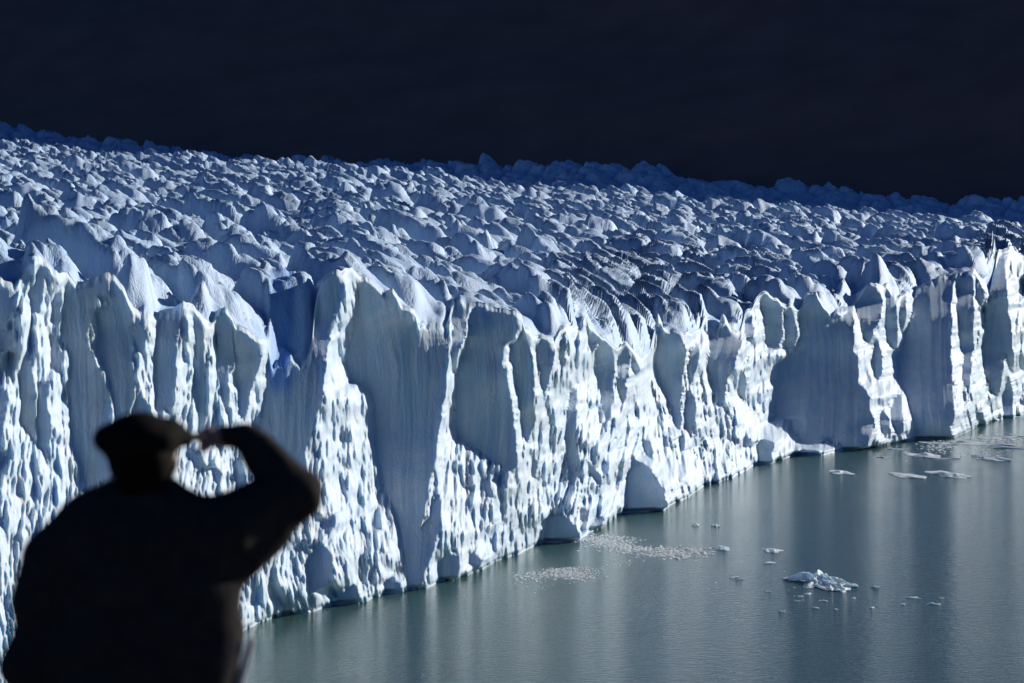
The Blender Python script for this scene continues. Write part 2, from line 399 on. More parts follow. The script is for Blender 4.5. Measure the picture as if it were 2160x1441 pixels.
for it in range(6):
    ZZ = np.exp(LZ + lean + D)
    YY = HY + FPX * (CAMH - HH) / ZZ
    wx = XX + 5.0 * fbm(XX / 12, YY / 26, 3, 3)
    wy = YY + 5.0 * fbm(XX / 25, YY / 25, 4, 2)
    M = raster(PANELS, wx, wy) & ~raster(LITSPOTS, wx, wy)
    M = M.astype(float)
    Ms = M.copy()
    Ms[:, 1:-1] = 0.25 * M[:, :-2] + 0.5 * M[:, 1:-1] + 0.25 * M[:, 2:]
    # flutes: steep streaks fanning out down the buttresses
    sh = 0.16 * vnoise(XX / 130, YY / 500, 11)
    xf = XX + sh * (YY - 850) + 4 * vnoise(XX / 20, YY / 60, 12)
    fl = (0.8 * vnoise(xf / 16, YY / 130, 21) + 0.8 * vnoise(xf / 6.5, YY / 70, 22) + 3.1 * np.tanh(3 * vnoise(xf / 2.6, YY / 38, 23))
          + 2.2 * np.tanh(3 * vnoise((xf - 0.17 * YY) / 2.8, YY / 24, 28)) + 1.6 * vnoise((xf + 0.12 * YY) / 2.2, YY / 14, 29) + 1.2 * vnoise(xf / 45, YY / 200, 24))
    hole = np.clip(vnoise(xf / 10, YY / 55, 27) - 0.5, 0, 1) * -3
    f = 0.42
    upf = smooth(0.5, 0.95, HH / 54)
    glit = np.clip((gm - f * 0.2) / (1 - f), 3.6, 6)[None, :]
    Zh = np.gradient(ZZ, hs[1] - hs[0], axis=0)
    Zh = blur2(Zh, 12, 40)
    thr = 1 / math.tan(SUN_AZ) * 1.0 - math.tan(SUN_EL) / math.sin(SUN_AZ) * Zh
    pan = np.minimum(0.36, np.clip(thr - 0.38, -0.3, 0.6)) + 0.28 * vnoise(xf / 18, YY / 300, 25) + 0.30 * vnoise(xf / 4.5, YY / 130, 26)
    g = Ms * pan + (1 - Ms) * (glit * (1 - 0.30 * upf) + (fl + hole) * (glit / 4.2) ** 1.35 * (1 + 0.35 * upf) + upf * 5.0 * np.tanh(2.5 * vnoise(xf / 8, YY / 120, 31)))
    a = g / FPX - dlz[None, :]
    tgt = a.copy()
    by = np.zeros_like(a)
    for br in range(9):
        a[:, :3] = 0; a[:, -3:] = 0
        A = np.concatenate([a, -a[:, ::-1]], 1)
        A = np.concatenate([A, A[::-1]], 0)
        B_ = np.concatenate([by, by[:, ::-1]], 1)
        B_ = np.concatenate([B_, -B_[::-1]], 0)
        Dh = (-1j * kx * np.fft.fft2(A) - 0.10j * ky * np.fft.fft2(B_)) / (kx ** 2 + 0.10 * ky ** 2 + (1 / 160.0) ** 2)
        D = np.real(np.fft.ifft2(Dh))[:NH, :NC]
        ach = np.gradient(D, dx, axis=1)
        a = a + 0.9 * M * (tgt - ach)
        by = by - 1.5 * Ms * np.gradient(D, pxrow, axis=0)
ZZ = np.exp(LZ + lean + D)
# a melt notch at the water line
ZZ = ZZ * (1 + 0.004 * (1 - smooth(0.2, 1.3, HH)))
# top edge heights
ytop = np.interp(xs + 2 * vnoise(xs / 9, xs * 0, 5), TOPa[:, 0], TOPa[:, 1])
ytop = gsm(ytop, 0.8) + 3.5 * vnoise(xs / 9, xs * 0, 6) + 1.2 * vnoise(xs / 4.1, xs * 0 + 4, 7)
htop = np.full(NC, 55.0)
ci = np.arange(NC)
def samp(Zg, h):
    t = (h - hs[0]) / (hs[1] - hs[0]); i = np.clip(np.floor(t).astype(int), 0, NH - 2); w = t - i
    c = np.broadcast_to(ci, i.shape)
    return Zg[i, c] * (1 - w) + Zg[i + 1, c] * w
for it in range(5):
    htop = np.clip(CAMH - (ytop - HY) * samp(ZZ, htop) / FPX, 15, 68)
NR = 330
v = np.linspace(0, 1, NR)[:, None]
Hw = -1.5 + (htop[None, :] + 1.5) * v
Zw = samp(ZZ, Hw)
Zw = Zw + (blur2(Zw, 4, 0.01) - Zw) * smooth(0.93, 1.0, v)
# round the lip slightly
Zw = Zw * (1 + 0.004 * smooth(0.975, 1.0, v) ** 2)
wallv = np.stack([us[None, :] * Zw, Zw, Hw], -1)

# ------------------------------------------------------------------ glacier surface behind the front
zf_w = Zw[-1]
sub = np.arange(0, NC, 2)
xw_all, us_all, htop_w = xs, us, htop
xs, us, htop, zf = xs[sub], us[sub], htop[sub], zf_w[sub]
NCT = len(sub)
FOOTL = (-0.215, 2650.0); FOOTR = (0.215, 2150.0)
foot_l = np.array([FOOTL[0] * FOOTL[1], FOOTL[1]]); foot_r = np.array([FOOTR[0] * FOOTR[1], FOOTR[1]])
fd = (foot_r - foot_l) / np.linalg.norm(foot_r - foot_l); fn = np.array([-fd[1], fd[0]])
if fn[1] < 0: fn = -fn
zfar = (foot_l @ fn) / (us * fn[0] + fn[1])              # distance of the far margin along each column
NT = 1120
t = np.linspace(0, 1, NT)[:, None]
c0 = 110.0
zfs = gsm(zf, 10)
Zt = c0 + (zfs - c0)[None, :] * ((zfar - c0) / (zfs - c0))[None, :] ** t
dz_ = zf - zfs
Zt = Zt + dz_[None, :] * np.exp(-(Zt - zfs[None, :]) / np.maximum(6, 1.5 * np.abs(dz_))[None, :])
Xt = us[None, :] * Zt
FRONTLEV = [(-190, 575), (0, 578), (200, 588), (330, 630), (450, 640), (600, 640), (720, 590), (900, 625), (1150, 660), (1450, 668), (1700, 615), (1900, 580), (2100, 530), (2350, 520)]
FARLEV = [(-190, 285), (0, 305), (130, 318), (420, 338), (840, 366), (1080, 388), (1300, 398), (1500, 406), (1700, 432), (1900, 458), (2050, 474), (2160, 484), (2350, 494)]
fl_, fr_ = np.array(FRONTLEV, float), np.array(FARLEV, float)
hfr = gsm(CAMH - (np.interp(xs, fl_[:, 0], fl_[:, 1]) - HY) * gsm(zf, 13) / FPX, 10)
hfa = gsm(CAMH - (np.interp(xs, fr_[:, 0], fr_[:, 1]) - HY) * zfar / FPX, 10)
tt = (Zt - zf) / (zfar - zf)
hbase = hfr + (hfa - hfr) * (0.85 * tt + 0.15 * tt ** 2)
# seracs: cells split by crevasses
WX = Xt + 3.0 * fbm(Xt / 14, Zt / 14, 41, 2); WY = Zt + 3.0 * fbm(Xt / 14, Zt / 14, 42, 2)
ang = 0.5
RX = (WX * math.cos(ang) + WY * math.sin(ang)); RY = (-WX * math.sin(ang) + WY * math.cos(ang))
CS = 18.0
f1, f2, cx, cy, ox, oy = voronoi(RX / (CS * 1.25), RY / (CS * 0.85), 51)
r1, r2, r3 = _hash(cx, cy, 61), _hash(cx, cy, 62), _hash(cx, cy, 63)
edge = f2 - f1
dome = 1 - np.clip(f1 / 0.95, 0, 1) ** 2
crev = smooth(-0.02, 0.38, edge)
big = fbm(Xt / 80, Zt / 80, 71, 3)
amp = 6.0 * (1 + 0.4 * big)
mound = amp * (0.25 + 0.85 * r1) * (0.25 * crev + 0.95 * dome * crev) + amp * crev * ((0.9 * (r2 - 0.5) - 0.95) * ox + 1.1 * (r3 - 0.5) * oy)
g1, g2, gx, gy, gox, goy = voronoi(RX / 8.5 + 0.25 * mound / 5, RY / 6.0, 81)
q1 = _hash(gx, gy, 83)
mound += (0.5 + 1.9 * q1) * (1 - np.clip(g1 / 0.9, 0, 1) ** 2) * smooth(-0.02, 0.3, g2 - g1) * (0.3 + 0.7 * crev)
rid = 1 - np.abs(vnoise((RX * 0.9 + RY * 0.5) / 5.0, (RY - RX * 0.4) / 18.0, 91))
mound += 1.3 * rid ** 4 * crev * (0.4 + 0.6 * vnoise(RX / 30, RY / 30, 92))
mound += 0.40 * fbm(Xt / 2.4, Zt / 2.4, 95, 3)
h1, h2, hx, hy, hox, hoy = voronoi(WX / 3.4, WY / 3.4, 86)
mound += 1.2 * _hash(hx, hy, 87) * smooth(-0.02, 0.3, h2 - h1) * (1 - np.clip(h1, 0, 1)) * smooth(-0.1, 0.5, big + 0.2)
mound = mound * (0.3 + 0.7 * smooth(0, 16, Zt - zf[None, :]))
hsurf = hbase + mound - 3.6 + 4.5 * big
# far ice ridge along the shaded valley side
far = smooth(170, 60, zfar - Zt) * smooth(-5, 25, zfar - Zt)
lump = 13 + 5 * vnoise(Xt / 60, Zt / 90, 97) + 4 * vnoise(Xt / 22, Zt / 40, 98)
FARAMP = np.interp(xs, [-190, 0, 130, 300, 600, 850, 1000, 2350], [1.2, 1.2, 0.9, 0.5, 0.15, 0.45, 1.1, 1.2])
hsurf += far * lump * FARAMP[None, :] * 0.85
dback = Zt - zf[None, :]
J = htop - hsurf[0]
Js = gsm(J, 5)
wide = (np.clip(8 + 3.2 * np.abs(Js), 8, 46) * (1 + 0.15 * vnoise(xs / 40, xs * 0, 101)))[None, :] * (1 - 0.75 * (smooth(556, 572, xs) * smooth(668, 652, xs)))[None, :]
Ht = hsurf + Js[None, :] * (1 - smooth(0.0, 1.0, dback / wide)) + (J - Js)[None, :] * (1 - smooth(0.0, 1.0, dback / 2.5))
Ht[0] = htop
topv = np.stack([Xt, Zt, Ht], -1)
pxx = np.broadcast_to(xs, Zt.shape); pyy = HY - FPX * (Ht - CAMH) / Zt
blue_t = smooth(566, 576, pxx) * smooth(628, 610, pxx) * smooth(30, 16, dback) * (0.55 + 0.35 * vnoise(pxx / 12, pyy / 60, 8))
blue_t = np.maximum(blue_t, 0.35 * smooth(0.10, 0.0, edge))
pxw = np.broadcast_to(xw_all, Zw.shape)
yw = HY - FPX * (Hw - CAMH) / Zw
blue_w = smooth(564, 570, pxw) * smooth(630, 600, pxw) * smooth(850, 800, yw) * 0.8

# ------------------------------------------------------------------ glacier objects
glacier = bpy.data.objects.new("glacier", None)
COL.objects.link(glacier)
glacier.location = (us[NCT // 2] * zf[NCT // 2], zf[NCT // 2], 0)
glacier["label"] = "blue-white glacier with a tall fluted calving front rising from the lake"
glacier["category"] = "glacier"
org = np.array(glacier.location)
wv = (wallv - org).reshape(-1, 3); wf = grid_faces(NR, NC)
SPLIT = [-200, 45, 140, 202, 285, 325, 380, 435, 494, 565, 660, 756, 952, 990, 1101, 1128, 1178, 1240, 1300, 1385, 1450, 1492, 1560,
         1600, 1655, 1687, 1800, 1866, 1928, 2016, 2058, 2090, 2143, 2400]
fx = 0.5 * (xw_all[:-1] + xw_all[1:])
for a_, b_ in zip(SPLIT[:-1], SPLIT[1:]):
    cs = np.where((fx >= a_) & (fx < b_))[0]
    fs = wf[:, cs].reshape(-1, 4)
    link("ice_pillar", submesh("ice_pillar", wv, fs, MAT_WALL, {"blue": blue_w.ravel()}), glacier)
tv = (topv - org).reshape(-1, 3); tf = grid_faces(NT, NCT).reshape(-1, 4)
cid = (cx.astype(np.int64) * 100003 + cy.astype(np.int64)).ravel()[tf[:, 0]]
inframe = (pxx.ravel()[tf[:, 0]] > 0) & (pxx.ravel()[tf[:, 0]] < 2160) & (dback.ravel()[tf[:, 0]] > 2)
u_, inv, cnt = np.unique(cid, return_inverse=True, return_counts=True)
vis = np.bincount(inv, weights=inframe, minlength=len(u_))
best = np.argsort(-vis)[:290]
order = np.argsort(inv, kind='stable'); starts = np.concatenate([[0], np.cumsum(cnt)])
used = np.zeros(len(tf), bool)
bt = blue_t.ravel()
for k in best:
    fi = order[starts[k]:starts[k + 1]]
    used[fi] = True
    link("serac", submesh("serac", tv, tf[fi], MAT_TOP, {"blue": bt}, True), glacier)
link("serac_field", submesh("serac_field", tv, tf[~used], MAT_TOP, {"blue": bt}, True), glacier, kind="stuff")

# ------------------------------------------------------------------ mountain behind
mm = plain("shaded_forest_slope", (0.27, 0.145, 0.115), 0.95, 0.15, 0.02)
S_, T_ = np.meshgrid(np.linspace(-3200, 3800, 260), np.linspace(-60, 1700, 120), indexing='ij')
mid = 0.5 * (foot_l + foot_r)
PX = mid[0] + fd[0] * S_ + fn[0] * T_; PY = mid[1] + fd[1] * S_ + fn[1] * T_
rise = np.interp(T_, [-60, 0, 20, 720, 920, 1700], [20, 60, 72, 385, 390, 150])
hz = rise + 18 * fbm(S_ / 260, T_ / 260, 111, 4) * smooth(0, 200, T_) + 30 * vnoise(S_ / 500, T_ / 400, 112) * smooth(100, 500, T_)
hz += np.interp(S_, [-3200, -600, 600, 3800], [60, 40, 0, -10]) * smooth(-30, 60, T_)
hz += 50 * np.exp(-((S_ - 20) / 170) ** 2) * smooth(350, 680, T_)  # unseen crest bump, added so the mountain's shade reaches the far ice
mf = grid_faces(260, 120).reshape(-1, 4)[:, ::-1]
link("mountain", mesh_from("mountain", np.stack([PX, PY, hz], -1).reshape(-1, 3), mf, mm, True), kind="structure")

# ------------------------------------------------------------------ ice on the water
MAT_FLOE = plain("floating_ice", (0.74, 0.86, 0.95), 0.6, 0.06, 2.0, 0.3)
_fb = MAT_FLOE.node_tree.nodes["Principled BSDF"]
_fb.inputs["Subsurface Weight"].default_value = 0.6
_fb.inputs["Subsurface Radius"].default_value = (0.25, 0.4, 0.55)
_fb.inputs["Subsurface Scale"].default_value = 1.0
def pix_water(px, py):
    z = FPX * CAMH / (py - HY)
    return (px - CX) / FPX * z, z

def floe_mesh(name, seed, flat=0.22, jag=0.5, sub=3):
    bm = bmesh.new()
    bmesh.ops.create_icosphere(bm, subdivisions=sub, radius=1.0)
    P = np.array([v.co[:] for v in bm.verts])
    n = 1 + jag * vnoise(P[:, 0] * 1.7 + seed * 7.1, P[:, 1] * 1.7 + P[:, 2] * 1.1, seed) + 0.4 * jag * vnoise(P[:, 0] * 4.3, P[:, 1] * 4.3 + seed, seed + 3)
    pk0 = np.clip(P[:, 2], 0, 1) * (0.5 + 1.2 * np.clip(vnoise(P[:, 0] * 2.3 + seed, P[:, 1] * 2.3, seed + 9), -0.3, 1))
    if sub > 3:
        n = n + 0.16 * vnoise(P[:, 0] * 7, P[:, 1] * 7 + 3, seed + 4) + 0.10 * vnoise(P[:, 0] * 13, P[:, 1] * 13, seed + 5)
        pk0 = pk0 * (1 + 0.7 * vnoise(P[:, 0] * 6 + 5, P[:, 1] * 6, seed + 6) + 0.5 * vnoise(P[:, 0] * 13 + 5, P[:, 1] * 13, seed + 7))
    P = P * n[:, None]
    P[:, 2] = np.where(P[:, 2] > 0, flat * pk0 * 1.6 * smooth(0, 0.5, P[:, 2]) + 0.05, P[:, 2] * 0.3)
    for v, p in zip(bm.verts, P):
        v.co = p
    me = bpy.data.meshes.new(name); bm.to_mesh(me); bm.free()
    me.materials.append(MAT_FLOE)
    return me

def floe(px, py, wpx, hpx, label, seed, group=None, cat="ice floe", name="ice_floe", rot=0.0, dep=1.6, flat=0.22, jag=0.5, sub=3):
    x, z = pix_water(px, py)
    r = 0.5 * wpx * z / FPX
    me = floe_mesh(name, seed, flat, jag, sub)
    top = max(v.co.z for v in me.vertices)
    o = link(name, me, label=label, category=cat)
    if group: o["group"] = group
    o.location = (x, z, 0.0)
    o.scale = (r, r * dep * 1.5, max(0.2, 0.75 * hpx * z / FPX) / top)
    o.rotation_euler.z = rot
    return o
floe(1725, 1228, 95, 30, "jagged white berg with a peaked crest, the largest ice block afloat", 1, None, "iceberg", "iceberg", 0.3, 1.5, 0.5, 0.6, 5)
floe(1712, 1222, 40, 16, "low shelf of ice touching the side of the largest berg", 12)
floe(1762, 1242, 50, 10, "flat white slab floating just beside the largest jagged berg", 2)
SM = "small white ice fragment drifting in open water around the largest berg"
for i, (px, py, wp, hp) in enumerate([(1846, 1240, 16, 6), (1930, 1262, 18, 5), (1968, 1275, 18, 6), (1625, 1188, 14, 4), (1702, 1253, 16, 4),
        (1690, 1258, 12, 3), (1737, 1268, 10, 4), (1720, 1283, 9, 3), (1840, 1282, 9, 4), (1763, 1286, 9, 3), (1620, 1248, 10, 3), (1680, 1268, 9, 3),
        (1650, 1290, 8, 3), (1800, 1262, 8, 3), (1905, 1275, 8, 3), (1985, 1262, 8, 2), (1560, 1222, 9, 3), (1548, 1218, 12, 3)]):
    floe(px, py, wp, hp, SM, 30 + i, "fragments around the largest berg", rot=i * 0.7, dep=1.2)
floe(1630, 1161, 32, 7, "narrow white floe adrift between the brash streak and the largest berg", 3)
floe(1526, 1158, 34, 8, "pale floe lying at the outer tip of the brash ice streak", 4)
floe(1467, 1108, 14, 7, "one of a close pair of small white floes near the cliff foot", 5, "pair of small floes off the cliff")
floe(1509, 1110, 16, 6, "one of a close pair of small white floes near the cliff foot", 6, "pair of small floes off the cliff")
FF = "small flat floe among the brash at the far end of the ice cliff"
for i, (px, py, wp, hp) in enumerate([(1775, 997, 40, 7), (1915, 1004, 52, 4), (2000, 1001, 60, 8), (1948, 961, 50, 9), (2092, 968, 50, 6), (2070, 964, 22, 5),
        (1985, 936, 40, 4), (2040, 933, 36, 5), (2085, 938, 60, 5), (2130, 945, 50, 5), (2150, 922, 30, 4), (2110, 925, 26, 4), (1862, 965, 14, 3), (1890, 948, 16, 3), (2148, 880, 18, 3), (2155, 845, 16, 3), (1995, 968, 18, 3)]):
    lab = {0: "lone thin floe off the wide shaded panel of the cliff, apart from the others", 1: "one of two long flat floes lying end to end off the far cliff",
           2: "one of two long flat floes lying end to end off the far cliff", 3: "humped white floe close in at the foot of the far cliff"}.get(i, FF)
    floe(px, py, wp, hp, lab, 60 + i, None if i in (0, 3) else ("two long floes end to end" if i in (1, 2) else "floes off the far cliff"), rot=0.1 * i, dep=1.8)

rng = np.random.default_rng(5)
brash_v, brash_f = [], []
def brash(path, width, n, smin, smax):
    path = np.array(path, float)
    seg = np.linalg.norm(np.diff(path, axis=0), axis=1); cum = np.concatenate([[0], np.cumsum(seg)])
    s = rng.random(n) * cum[-1]
    px = np.interp(s, cum, path[:, 0]); py = np.interp(s, cum, path[:, 1])
    wd = np.interp(s, cum, np.linspace(0, 1, len(path)) * 0 + width)
    off = rng.normal(size=n)
    keep = vnoise(px / 24, py / 7, 3) + 0.9 * rng.random(n) > 0.35
    py = py + off * wd * 0.5; px = px + rng.normal(size=n) * 14
    for x_, y_, k in zip(px, py, keep):
        if not k: continue
        X_, Z_ = pix_water(x_, y_)
        r = smin + (smax - smin) * rng.random() ** 3
        nb_ = 5; a0 = rng.random() * 6.28
        ring = [(X_ + r * (0.6 + 0.6 * rng.random()) * math.cos(a0 + j * 2 * math.pi / nb_), Z_ + 2.2 * r * (0.6 + 0.6 * rng.random()) * math.sin(a0 + j * 2 * math.pi / nb_)) for j in range(nb_)]
        i0 = len(brash_v)
        brash_v.extend([(a, c, -0.05) for a, c in ring])
        brash_v.extend([(X_ + (a - X_) * 0.75, Z_ + (c - Z_) * 0.75, r * (0.04 + 0.14 * rng.random())) for a, c in ring])
        for j in range(nb_):
            j2 = (j + 1) % nb_
            brash_f.append((i0 + j, i0 + j2, i0 + nb_ + j2)); brash_f.append((i0 + j, i0 + nb_ + j2, i0 + nb_ + j))
        for j in range(1, nb_ - 1):
            brash_f.append((i0 + nb_, i0 + nb_ + j, i0 + nb_ + j + 1))
brash([(1228, 1138), (1290, 1148), (1340, 1160), (1420, 1167), (1515, 1164)], 11, 5200, 0.08, 0.60)
brash([(1240, 1132), (1300, 1136), (1350, 1142)], 8, 600, 0.08, 0.45)
brash([(1070, 1222), (1130, 1214), (1180, 1212), (1245, 1216)], 11, 2200, 0.07, 0.5)
brash([(1060, 1240), (1150, 1235)], 14, 250, 0.06, 0.35)
brash([(1150, 1205), (1220, 1200)], 5, 420, 0.08, 0.5)
brash([(1380, 1172), (1300, 1190), (1240, 1210)], 8, 420, 0.06, 0.35)
brash([(1660, 1240), (1720, 1255), (1790, 1275)], 40, 120, 0.05, 0.3)
brash([(1960, 945), (2060, 932), (2160, 930)], 14, 1800, 0.14, 0.9)
brash([(2040, 960), (2160, 950)], 12, 200, 0.1, 0.6)
brash([(1780, 975), (1900, 965), (2050, 960)], 12, 120, 0.1, 0.5)
brash([(1500, 1225), (1600, 1215), (1700, 1235)], 30, 60, 0.05, 0.25)
link("brash_ice", mesh_from("brash_ice", brash_v, brash_f, MAT_FLOE), kind="stuff",
     label="streaks of crushed brash ice drifting off the cliff foot", category="brash ice")

# ------------------------------------------------------------------ viewing hillside under the photographer and the visitor
SCALE, PD = 800.0, 7.5                    # photo pixels per metre at the visitor, his distance
FEET = CAMH - (875 - HY) / SCALE - 1.80
mh = plain("hillside_ground", (0.10, 0.09, 0.07), 0.95, 0.4, 1.5, 0.5)
gx_, gy_ = np.meshgrid(np.linspace(-60, 60, 121), np.concatenate([np.linspace(-30, 12, 85), np.linspace(13, 150, 90)]), indexing='ij')
prof = np.interp(gy_, [-30, 0, 3, 6.4, 9.5, 12, 40, 150], [CAMH - 1.3, CAMH - 1.66, CAMH - 1.72, FEET, FEET, FEET - 0.8, FEET - 26, -6])
gz_ = prof + 0.35 * fbm(gx_ / 4, gy_ / 4, 131, 4) * smooth(11, 20, gy_)
link("hillside", mesh_from("hillside", np.stack([gx_, gy_, gz_], -1).reshape(-1, 3), grid_faces(121, 175).reshape(-1, 4)[:, ::-1], mh, True), kind="structure")

# ------------------------------------------------------------------ visitor: smooth-blended solids meshed as one surface
def sdf_mesh(name, prims, res, mat, lo, hi, k=0.02, disp=None):
    nx, ny, nz = [int(math.ceil((h - l) / res)) + 1 for l, h in zip(lo, hi)]
    gx = lo[0] + res * np.arange(nx); gy = lo[1] + res * np.arange(ny); gz = lo[2] + res * np.arange(nz)
    F = np.full((nx, ny, nz), 1e3, np.float32)
    Gx, Gy, Gz = np.meshgrid(gx, gy, gz, indexing='ij')
    for p in prims:
        kind = p[0]
        kk = k
        if kind == 'c':      # round cone a, b, ra, rb, (depth squash), blend
            a, b_, ra, rb = map(np.array, p[1:5])
            sq = p[5] if len(p) > 5 else 1.0
            kk = p[6] if len(p) > 6 else k
            ba = b_ - a; ba2 = ba.copy(); ba2[1] /= sq
            qx, qy, qz = Gx - a[0], (Gy - a[1]) / sq, Gz - a[2]
            tt_ = np.clip((qx * ba2[0] + qy * ba2[1] + qz * ba2[2]) / (ba2 @ ba2 + 1e-9), 0, 1)
            d = np.sqrt((qx - tt_ * ba2[0]) ** 2 + (qy - tt_ * ba2[1]) ** 2 + (qz - tt_ * ba2[2]) ** 2) - (ra + (rb - ra) * tt_)
        elif kind in 'e-':   # ellipsoid c, r, blend
            c, r = np.array(p[1]), np.array(p[2])
            kk = p[3] if len(p) > 3 else k
            q = np.sqrt(((Gx - c[0]) / r[0]) ** 2 + ((Gy - c[1]) / r[1]) ** 2 + ((Gz - c[2]) / r[2]) ** 2)
            d = (q - 1) * r.min()
        if kind == '-':
            h = np.clip(0.5 - 0.5 * (F + d) / kk, 0, 1)
            F = F + (-d - F) * h + kk * h * (1 - h)
        else:
            h = np.clip(0.5 + 0.5 * (F - d) / kk, 0, 1)
            F = F * (1 - h) + d * h - kk * h * (1 - h)
    if disp is not None:
        F = F + disp(Gx, Gy, Gz)
    F = F.astype(np.float64)
    s = F < 0
    c8 = [s[i:nx - 1 + i, j:ny - 1 + j, l:nz - 1 + l] for i in (0, 1) for j in (0, 1) for l in (0, 1)]
    sm_ = sum(c.astype(int) for c in c8)
    act = (sm_ > 0) & (sm_ < 8)
    I = np.argwhere(act)
    idx = -np.ones(act.shape, int); idx[act] = np.arange(len(I))
    acc = np.zeros((len(I), 3)); cn = np.zeros(len(I))
    offs = [(i, j, l) for i in (0, 1) for j in (0, 1) for l in (0, 1)]
    for ia, oa in enumerate(offs):
        for ib, ob in enumerate(offs):
            if ib <= ia or sum(abs(p - q) for p, q in zip(oa, ob)) != 1: continue
            fa = F[I[:, 0] + oa[0], I[:, 1] + oa[1], I[:, 2] + oa[2]]; fb = F[I[:, 0] + ob[0], I[:, 1] + ob[1], I[:, 2] + ob[2]]
            cr = (fa < 0) != (fb < 0)
            tt_ = np.where(cr, fa / np.where(cr, fa - fb, 1), 0)
            pt = np.array(oa)[None] + tt_[:, None] * (np.array(ob) - np.array(oa))[None]
            acc += np.where(cr[:, None], pt, 0); cn += cr
    V = (I + acc / cn[:, None]) * res + np.array(lo)
    faces = []
    for ax in range(3):
        o1, o2 = [a for a in range(3) if a != ax]
        e = np.argwhere(np.diff(s.astype(int), axis=ax) != 0)
        sl = tuple(e.T)
        sign = np.diff(s.astype(int), axis=ax)[sl]
        ok = (e[:, o1] > 0) & (e[:, o2] > 0) & (e[:, o1] < act.shape[o1]) & (e[:, o2] < act.shape[o2])
        e = e[ok]; sign = sign[ok]
        def cell(d1, d2):
            q = e.copy(); q[:, o1] -= d1; q[:, o2] -= d2
            return idx[q[:, 0], q[:, 1], q[:, 2]]
        q = np.stack([cell(1, 1), cell(0, 1), cell(0, 0), cell(1, 0)], -1)
        flip = (sign > 0) ^ (ax == 1)
        q[flip] = q[flip][:, ::-1]
        faces.append(q)
    return mesh_from(name, V, np.concatenate(faces), mat, True)

def P(px, py, y=0.0):     # a point on the visitor from the photo, y = depth away from the camera
    return np.array([(px - 290) / SCALE, y, 1.80 - (py - 875) / SCALE])

m_skin = plain("skin", (0.42, 0.24, 0.17), 0.55)
m_jacket = plain("navy_jacket_cloth", (0.034, 0.031, 0.031), 0.95, 0.25, 30, 0.3)
m_cap = plain("dark_cap_cloth", (0.012, 0.011, 0.010), 0.9, 0.25, 60, 0.3)
m_hair = plain("dark_hair", (0.010, 0.007, 0.005), 0.8, 0.3, 80, 0.5)
m_trs = plain("dark_trousers_cloth", (0.02, 0.02, 0.024), 0.9, 0.2, 30, 0.3)
m_shoe = plain("shoe_leather", (0.02, 0.015, 0.012), 0.5)
for m_ in (m_jacket, m_cap, m_hair, m_trs):
    m_.node_tree.nodes["Principled BSDF"].inputs["Specular IOR Level"].default_value = 0.04
m_rim = plain("pale_sunlit_rim", (0.55, 0.52, 0.5), 0.8)

person = bpy.data.objects.new("person", None)
COL.objects.link(person)
person.location = ((290 - CX) / SCALE, PD, FEET)
person["label"] = "person in dark jacket and cap seen from behind, shading the eyes with a raised hand"
person["category"] = "person"

hc = P(305, 968, 0.0)
ELB, WRI = P(622, 1040, 0.10), P(462, 932, 0.17)
SHR, SHL = P(478, 1112, 0.0), P(112, 1188, 0.0)
ELL, WRL = P(62, 1405, 0.0), P(120, 1590, 0.16)
body = [
 ('e', hc + (0, 0.0, 0.0), (0.080, 0.096, 0.092)), ('e', hc + (0.01, 0.035, -0.07), (0.056, 0.062, 0.06), 0.03),       # skull, jaw
 ('c', hc + (0.012, 0.09, 0.01), hc + (0.014, 0.108, -0.03), 0.010, 0.016, 1.0, 0.012),                                      # nose
 ('e', hc + (0.012, 0.088, -0.065), (0.026, 0.012, 0.010), 0.01),                                                           # mouth
 ('-', hc + (-0.022, 0.099, 0.005), (0.014, 0.012, 0.009), 0.012), ('-', hc + (0.046, 0.094, 0.005), (0.014, 0.012, 0.009), 0.012),
 ('e', hc + (-0.080, -0.005, -0.005), (0.010, 0.020, 0.032), 0.006), ('e', hc + (0.080, -0.005, -0.005), (0.010, 0.020, 0.032), 0.006),
 ('c', hc + (0, -0.015, -0.06), P(300, 1110, -0.02), 0.064, 0.070, 1.0, 0.03),
 ('c', P(200, 1130), P(400, 1120), 0.07, 0.07, 1.0, 0.05), ('c', P(285, 1150), P(285, 1560), 0.17, 0.15, 0.65, 0.05),
 ('c', SHR, ELB, 0.055, 0.042), ('c', ELB, P(505, 936, 0.16), 0.042, 0.03), ('c', P(505, 936, 0.16), WRI, 0.03, 0.026), ('c', SHL, ELL, 0.055, 0.042), ('c', ELL, WRL, 0.042, 0.028),
 ('c', P(230, 1640), P(225, 1960, 0.03), 0.085, 0.055), ('c', P(225, 1960, 0.03), P(215, 2260), 0.055, 0.04),
 ('c', P(345, 1640), P(350, 1960, 0.03), 0.085, 0.055), ('c', P(350, 1960, 0.03), P(360, 2260), 0.055, 0.04),
]
def hand(wri, palm_end, fing, thumb_root, thumb):
    out = [('c', wri, palm_end, 0.026, 0.028, 0.8, 0.012)]
    for root, mid_, tip in fing:
        out += [('c', root, mid_, 0.0095, 0.009, 1.0, 0.004), ('c', mid_, tip, 0.009, 0.0075, 1.0, 0.004)]
    out += [('c', thumb_root, thumb[0], 0.012, 0.0105, 1.0, 0.006), ('c', thumb[0], thumb[1], 0.0105, 0.0085, 1.0, 0.004)]
    return out
fr = []
for i in range(4):
    dy = (-0.030, -0.010, 0.011, 0.031)[i]; ln = (0.86, 1.0, 0.95, 0.75)[i]
    r0 = P(416, 930, 0.14 + dy) + np.array([0, 0, 0.004 * (1.5 - abs(i - 1.5))])
    m0 = r0 + np.array([-0.042 * ln, -0.004, -0.002]); t0 = m0 + np.array([-0.036 * ln, -0.006, -0.014])
    fr.append((r0, m0, t0))
